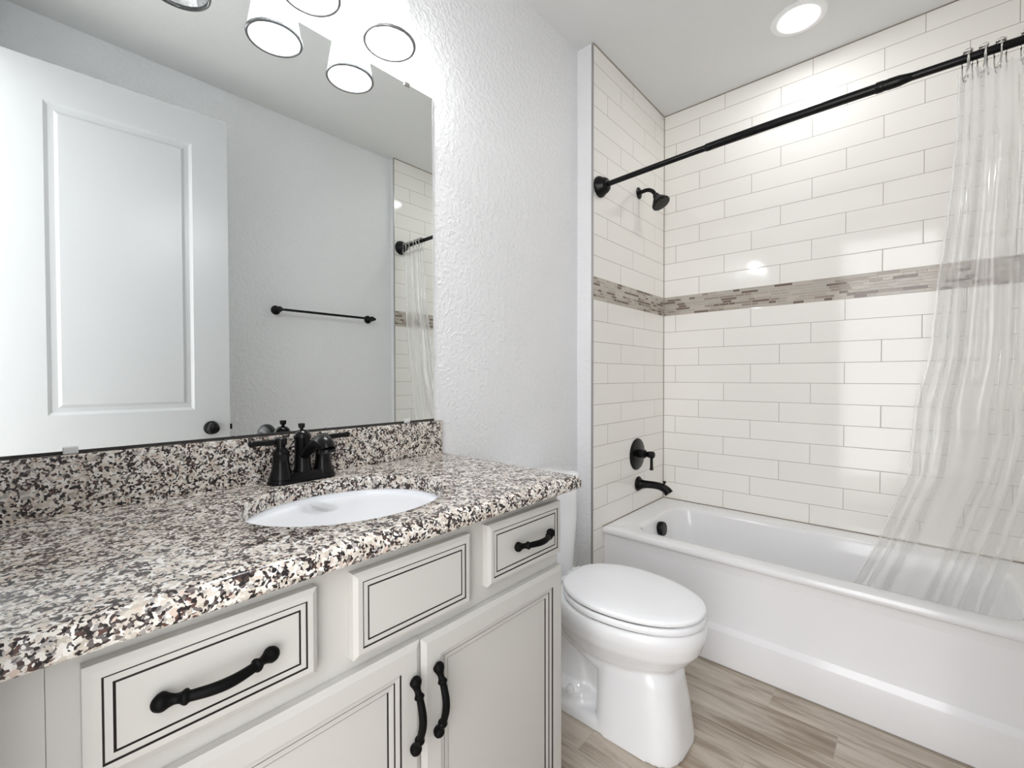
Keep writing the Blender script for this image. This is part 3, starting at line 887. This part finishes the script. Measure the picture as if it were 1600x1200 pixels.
# hooks
def hook_proto():
    t = thing('curtain_hook', (RX, -1.31, rodz(-1.31)), 'x', 'curtain hook', 'chrome roller hooks on the curtain rod')
    z0 = rodz(-1.31)
    bm = bmesh.new()
    pts = []
    for k in range(19):
        a = math.radians(-35 + 250 * k / 18)
        pts.append((RX + 0.0205 * math.cos(a), -1.31, z0 + 0.0205 * math.sin(a)))
    pts = [(RX + 0.004, -1.31 - 0.004, z0 - 0.062), (RX + 0.012, -1.31 - 0.003, z0 - 0.063), (RX + 0.017, -1.31 - 0.002, z0 - 0.052), (RX + 0.0175, -1.31, z0 - 0.03)] + pts
    pts += [(RX - 0.0175, -1.31, z0 - 0.03), (RX - 0.016, -1.31 + 0.003, z0 - 0.050), (RX - 0.009, -1.31 + 0.004, z0 - 0.060), (RX - 0.002, -1.31 + 0.005, z0 - 0.055)]
    tube(bm, spline(pts, 2), 0.0017, 8, 1.0, (0, 1, 0))
    obj('wire', bm, M['chrome'], t, smooth=80)
    for a in (50, 90, 130):
        bm = bmesh.new()
        q = math.radians(a)
        c = Vector((RX + 0.0205 * math.cos(q), -1.31, z0 + 0.0205 * math.sin(q)))
        w = Vector((-math.sin(q), 0, math.cos(q)))
        lathe(bm, c - w * 0.004, w, [(-0.001, 0.002), (0.0005, 0.0045), (0.004, 0.0056), (0.0075, 0.0045), (0.009, 0.002)], 12)
        obj('roller_bead', bm, M['chrome'], t, smooth=80)
    return t
def copy_tree(o, parent=None):
    c = o.copy(); COL.objects.link(c)
    if parent: c.parent = parent
    for ch in list(o.children):
        copy_tree(ch, c)
    return c
hy = [-1.318, -1.330, -1.351, -1.362, -1.384, -1.396, -1.432, -1.446, -1.470, -1.484, -1.505, -1.520]
ordn = ['first', 'second', 'third', 'fourth', 'fifth', 'sixth', 'seventh', 'eighth', 'ninth', 'tenth', 'eleventh', 'last']
hp = hook_proto()
for i, y in enumerate(hy):
    h = hp if i == 0 else copy_tree(hp)
    h.location = (RX, y, rodz(y))
    h.rotation_euler = (0, 0, math.radians([16, -14, 20, -8, 18, -20, 6, -10, 8, -6, 5, -4][i]))
    h['label'] = 'chrome roller hook on the black rod, %s from the open edge of the clear curtain' % ordn[i]

# ------------------------------------------------------------------ toilet
TCX = 1.402
to = thing('toilet', (TCX, -0.4, 0), 'white elongated two-piece toilet with its lid down, between vanity and bathtub', 'toilet')
def egg(hw, yf, yb, ymid, z, bw=0.62, n=64, e=3.2):
    """plan outline: pointed-round front, blunter back"""
    pts = []
    for k in range(n):
        a = 2 * PI * k / n
        c, s = math.cos(a), math.sin(a)
        if s < 0:   # towards the room
            x = hw * math.copysign(abs(c) ** (2 / 2.15), c)
            y = ymid - (ymid - yf) * abs(s) ** (2 / 2.15)
        else:
            x = hw * math.copysign(abs(c) ** (2 / e), c)
            y = ymid + (yb - ymid) * abs(s) ** (2 / e)
            x *= 1 - (1 - bw) * ((y - ymid) / (yb - ymid)) ** 1.6
        pts.append((TCX + x, y, z))
    return pts
def sup(hw, yf, yb, z, ef=3.0, eb=3.0, n=64):
    cy = (yf + yb) / 2; hy_ = (yb - yf) / 2
    pts = []
    for k in range(n):
        a = 2 * PI * k / n
        c, s = math.cos(a), math.sin(a)
        ee = ef if s < 0 else eb
        pts.append((TCX + hw * math.copysign(abs(c) ** (2 / ee), c), cy + hy_ * math.copysign(abs(s) ** (2 / ee), s), z))
    return pts
bm = bmesh.new()
# bowl
loft(bm, [egg(0.085, -0.600, -0.24, -0.43, 0.215), egg(0.118, -0.660, -0.21, -0.44, 0.250), egg(0.146, -0.700, -0.20, -0.45, 0.285), egg(0.168, -0.732, -0.20, -0.45, 0.325),
          egg(0.179, -0.745, -0.20, -0.45, 0.365), egg(0.181, -0.746, -0.20, -0.45, 0.385), egg(0.178, -0.742, -0.20, -0.45, 0.402), egg(0.170, -0.734, -0.20, -0.45, 0.408)])
# deck under the tank
loft(bm, [sup(0.10, -0.34, -0.035, 0.30, 4, 4), sup(0.125, -0.34, -0.03, 0.345, 4, 4), sup(0.135, -0.34, -0.03, 0.385, 4, 4), sup(0.132, -0.34, -0.034, 0.402, 4, 4)])
# front pedestal skirt
loft(bm, [sup(0.128, -0.700, -0.42, 0.0, 3.2, 7), sup(0.126, -0.699, -0.42, 0.02, 3.2, 7), sup(0.117, -0.686, -0.42, 0.12, 3.2, 7), sup(0.108, -0.668, -0.42, 0.22, 3.2, 7), sup(0.100, -0.640, -0.42, 0.27, 3.2, 7)])
# foot and trapway behind the skirt
loft(bm, [sup(0.124, -0.50, -0.13, 0.0, 6, 4), sup(0.122, -0.50, -0.13, 0.030, 6, 4), sup(0.112, -0.50, -0.14, 0.042, 6, 4)])
loft(bm, [sup(0.112, -0.405, -0.13, 0.03, 3, 4), sup(0.106, -0.395, -0.14, 0.072, 3, 4), sup(0.080, -0.375, -0.16, 0.088, 3, 4)])
loft(bm, [sup(0.078, -0.385, -0.15, 0.06, 3, 3), sup(0.066, -0.365, -0.14, 0.14, 3, 3), sup(0.060, -0.33, -0.12, 0.22, 3, 3), sup(0.075, -0.30, -0.08, 0.32, 3, 3)])
loft(bm, [sup(0.045, -0.47, -0.12, 0.02, 4, 3), sup(0.045, -0.47, -0.12, 0.33, 4, 3)])
tp = spline([(-0.44, 0.215), (-0.38, 0.235), (-0.32, 0.262), (-0.26, 0.300), (-0.20, 0.345)], 6)
for sx in (-1, 1):
    tube(bm, [(TCX + sx * 0.080, y, z) for y, z in tp], 0.026, 16, 1.0, (1, 0, 0))
bw = obj('bowl', bm, M['porcelain'], to, smooth=180)
rm = bw.modifiers.new('remesh', 'REMESH'); rm.mode = 'VOXEL'; rm.voxel_size = 0.0055; rm.use_smooth_shade = True
sm = bw.modifiers.new('smooth', 'SMOOTH'); sm.factor = 0.6; sm.iterations = 7
for sx in (-1, 1):
    bm = bmesh.new()
    lathe(bm, (TCX + sx * 0.096, -0.318, 0.066), (0, 0, 1), [(0, 0.016), (0.012, 0.0155), (0.021, 0.011), (0.0255, 0.0)], 20)
    obj('bolt_cap', bm, M['plastic'], to, smooth=60)
def plate(hw, yf, yb, ym, z0, z1, r, dome=0.0, bw_=0.62):
    bm = bmesh.new()
    R_ = [(-r, z0), (-r * 0.3, z0 + r * 0.3), (0, z0 + r), (0, z1 - r), (-r * 0.3, z1 - r * 0.3), (-r, z1)]
    rings = [egg(hw + o, yf - o, yb + o, ym, z, bw_) for o, z in R_]
    if dome:
        rings += [egg(hw - 0.03, yf + 0.03, yb - 0.02, ym, z1 + dome * 0.7, bw_), egg(hw * 0.45, ym - (ym - yf) * 0.45, ym + (yb - ym) * 0.45, ym, z1 + dome, bw_)]
    loft(bm, rings)
    return bm
obj('seat', plate(0.182, -0.744, -0.265, -0.455, 0.4105, 0.4325, 0.006, 0.0, 0.70), M['plastic'], to, smooth=60)
obj('seat_gap_shade', plate(0.172, -0.728, -0.265, -0.455, 0.404, 0.4125, 0.001), M['gap_shade_rail'], to, smooth=60)  # dark plate painting the shade line between bowl and seat
obj('lid', plate(0.181, -0.743, -0.262, -0.455, 0.4365, 0.455, 0.007, 0.006, 0.70), M['plastic'], to, smooth=60)
obj('lid_gap_shade', plate(0.173, -0.729, -0.265, -0.455, 0.430, 0.4385, 0.001), M['gap_shade_rail'], to, smooth=60)  # dark plate painting the shade line between seat and lid
for sx in (-1, 1):
    bm = bmesh.new()
    lathe(bm, (TCX + sx * 0.065 - 0.022, -0.236, 0.421), (1, 0, 0), [(0, 0.0), (0.001, 0.012), (0.043, 0.012), (0.044, 0.0)], 20)
    obj('hinge', bm, M['plastic'], to, smooth=40)
bm = bmesh.new()
loft(bm, [sup(0.138, -0.190, -0.025, 0.400, 4, 7), sup(0.146, -0.196, -0.022, 0.415, 4, 7), sup(0.164, -0.202, -0.018, 0.62, 4, 7), sup(0.170, -0.203, -0.016, 0.752, 4, 7)])
obj('tank', bm, M['porcelain'], to, smooth=50)
bm = bmesh.new()
loft(bm, [sup(0.170, -0.205, -0.012, 0.752, 3.6, 8), sup(0.178, -0.212, -0.010, 0.756, 3.6, 8), sup(0.180, -0.213, -0.010, 0.778, 3.6, 8), sup(0.176, -0.209, -0.012, 0.7865, 3.6, 8), sup(0.162, -0.195, -0.025, 0.790, 3.6, 8)])
obj('tank_lid', bm, M['porcelain'], to, smooth=50)
